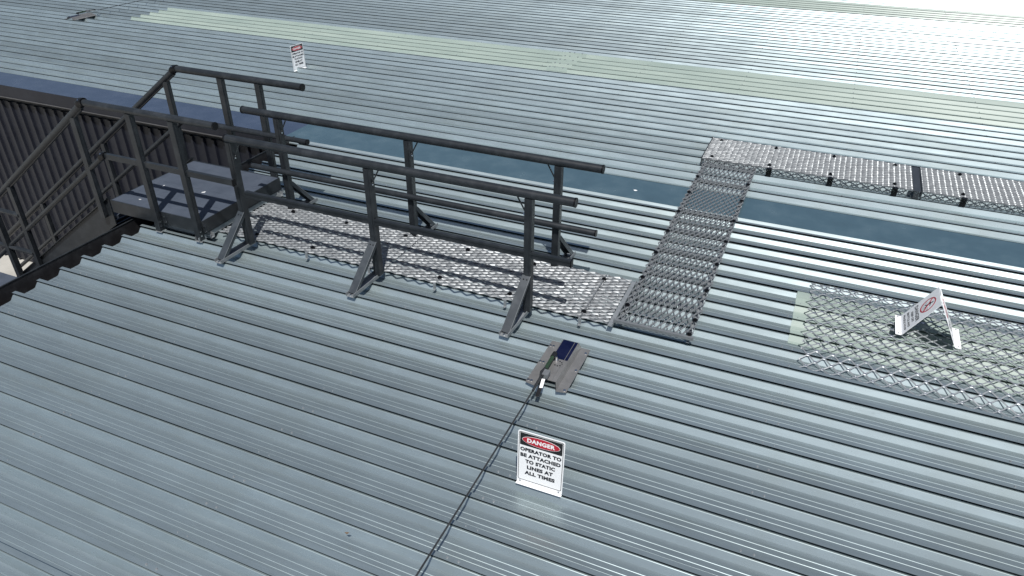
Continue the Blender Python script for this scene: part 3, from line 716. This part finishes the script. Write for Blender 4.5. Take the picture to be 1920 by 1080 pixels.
# ------------------------------------------------------------------ cable anchors
def anchor(label, ox, oy, sgn, group):
    """folded stainless plate lying on the ribs, swaged cable end leaving towards sgn*Y"""
    t = thing('cable_anchor', label, 'anchor', (ox, oy, 0.0), group)
    def P(x, y, z): return (ox + x, oy + sgn * y, z)
    # local x -0.16..0.16, y: cable end at -0.30, far end +0.29
    prof = [(-0.158, 0.008), (-0.085, 0.008), (-0.064, 0.050), (0.064, 0.050), (0.085, 0.008), (0.158, 0.008)]
    ys = [[-0.262, -0.235, -0.205], ]
    secs = [(-0.285, 0.10), (-0.262, 0.0), (0.255, 0.0), (0.285, 0.10)]
    mb = MB(); vs = []; th = 0.004
    nose = [-0.27, -0.285, -0.235, -0.235, -0.285, -0.27]
    tail = [0.285, 0.285, 0.280, 0.280, 0.285, 0.285]
    for rowy in (nose, tail):
        for (x, z), y in zip(prof, rowy): vs.append(P(x, y, z + th))
    for rowy in (nose, tail):
        for (x, z), y in zip(prof, rowy): vs.append(P(x, y, z))
    fs = []
    for k in range(5):
        fs += [(k, k + 1, 7 + k, 6 + k), (12 + k, 18 + k, 19 + k, 13 + k), (k, 12 + k, 13 + k, k + 1), (6 + k, 7 + k, 19 + k, 18 + k)]
    fs += [(0, 6, 18, 12), (5, 17, 23, 11)]
    mb.add(vs, fs); obj('anchor_plate', mb, 'stainless', t, smooth=None)
    obj('swage_lines', MB().add([P(0.030, -0.23, .0543), P(0.036, -0.23, .0543), P(0.036, 0.28, .0543), P(0.030, 0.28, .0543), P(0.033, -0.23, .0575), P(0.033, 0.28, .0575)],
        [(0, 4, 5, 3), (4, 1, 2, 5), (0, 1, 4), (3, 5, 2)]), 'stainless', t)
    y0, y1 = (0.03, 0.279)
    fm = MB(); a, b = P(-0.061, y0, 0.0545), P(0.058, y1, 0.0550)
    fm.box(min(a[0], b[0]), max(a[0], b[0]), min(a[1], b[1]), max(a[1], b[1]), 0.0542, 0.0550); obj('blue_film', fm, 'blue_film', t, label='dark blue protective film')
    for k in range(9):
        an = 2 * math.pi * k / 9
        if 2.2 < an < 3.6: continue
        obj('hole', MB().disc(P(0.004 + 0.030 * math.cos(an), -0.025 + 0.030 * math.sin(an), 0.0541), 0.0065, 0.0006, 10), 'sign_black', t)
    for x in (-0.145, -0.120):
        for y in (-0.245, -0.005, 0.215): obj('rivet', MB().disc(P(x, y, 0.012), 0.0105, 0.007, 10), 'bright_steel', t, smooth=40)
    for x, y in ((0.140, -0.255), (0.140, -0.005), (0.140, 0.225)): obj('rivet', MB().disc(P(x, y, 0.012), 0.0105, 0.007, 10), 'bright_steel', t, smooth=40)
    # swivel eye, absorber rod and clevis
    obj('swivel_bolt', MB().disc(P(-0.022, 0.005, 0.055), 0.020, 0.012, 14).disc(P(-0.022, 0.005, 0.067), 0.012, 0.022, 6), 'bright_steel', t, smooth=40)
    obj('swivel_eye', MB().tube([P(-0.046, 0.045, 0.086), P(-0.046, -0.012, 0.088)], 0.019, 12), 'sign_black', t, smooth=40)
    obj('absorber_rod', MB().tube([P(-0.046, 0.01, 0.088), P(-0.044, -0.165, 0.088)], 0.015, 14), 'green_rod', t, smooth=40)
    cl = MB(); a, b = P(-0.040, -0.250, 0), P(0.004, -0.185, 0)
    cl.box(min(a[0], b[0]), max(a[0], b[0]), min(a[1], b[1]), max(a[1], b[1]), 0.072, 0.104); obj('clevis_block', cl, 'galv', t)
    obj('shackle', MB().tube([P(-0.046, -0.16, 0.09), P(-0.052, -0.225, 0.10), P(-0.040, -0.285, 0.095), P(-0.028, -0.225, 0.085)], 0.012, 10), 'cable_steel', t, smooth=40)
    obj('tag', MB().obox(P(-0.016, -0.275, 0.085), P(-0.002, -0.360, 0.072), 0.024, 0.003, side=(1, 0, 0.1)), 'sign_white', t, label='small white inspection tag')
    obj('tag', MB().obox(P(-0.012, -0.345, 0.070), P(-0.002, -0.430, 0.045), 0.030, 0.004, side=(1, 0, 0.2)), 'sign_black', t, label='small black tag')
    obj('ferrule', MB().tube([P(-0.040, -0.28, 0.092), P(-0.040, -0.42, 0.078)], 0.010, 10), 'cable_steel', t, smooth=40)
    return t
anchor('stainless cable anchor with blue film below the crossing walkway', 4.675, -0.46, 1, 'static line anchors')
anchor('small distant cable anchor on the far roof at upper left', -8.92, 6.80, -1, 'static line anchors')
def cable(label, pts, r):
    o = obj('static_line', MB().tube(pts, r, 8), 'cable_steel', smooth=60)
    tag(o, label, 'cable', 'static lines')
n = 24
cable('thin dark steel cable running from the near anchor past the foreground sign', [(4.635, -0.88 - 8.6 * k / n, 0.078 - 0.010 * math.sin(math.pi * k / n)) for k in range(n + 1)], 0.0060)
cable('thin dark steel cable leaving the distant anchor at upper left', [(-8.88, 7.22 + 18 * k / n, 0.078) for k in range(n + 1)], 0.0055)

# ------------------------------------------------------------------ small litter
lf = MB().add([(0, 0, 0), (0.030, 0.010, 0.004), (0.058, 0.004, 0.010), (0.034, -0.012, 0.003), (0, 0, -0.001), (0.030, 0.010, 0.003), (0.058, 0.004, 0.009), (0.034, -0.012, 0.002)],
    [(0, 3, 1), (1, 3, 2), (4, 5, 7), (5, 6, 7), (0, 1, 5, 4), (1, 2, 6, 5), (2, 3, 7, 6), (3, 0, 4, 7)])
mat_paint('dry_leaf', (0.13, 0.085, 0.05), 0.7)
lf.v = [(x * 0.6, y * 0.6, z) for x, y, z in lf.v]
o = obj('dry_leaf', lf, 'dry_leaf', loc=(4.085, -2.40, 0.008)); tag(o, 'tiny dry brown leaf on the near roof left of the cable', 'leaf')
dr = MB(); dr.poly_prism([(4.355 + 0.020 * (1 + 0.25 * math.sin(3 * a)) * math.cos(a), 2.892 + 0.014 * math.sin(a), 0.0082) for a in [2 * math.pi * k / 14 for k in range(14)]], (0, 0, 0.0015))
tag(obj('bird_dropping', dr, 'sign_white'), 'small white bird dropping on the blue flashing beside the walkway', 'dropping')
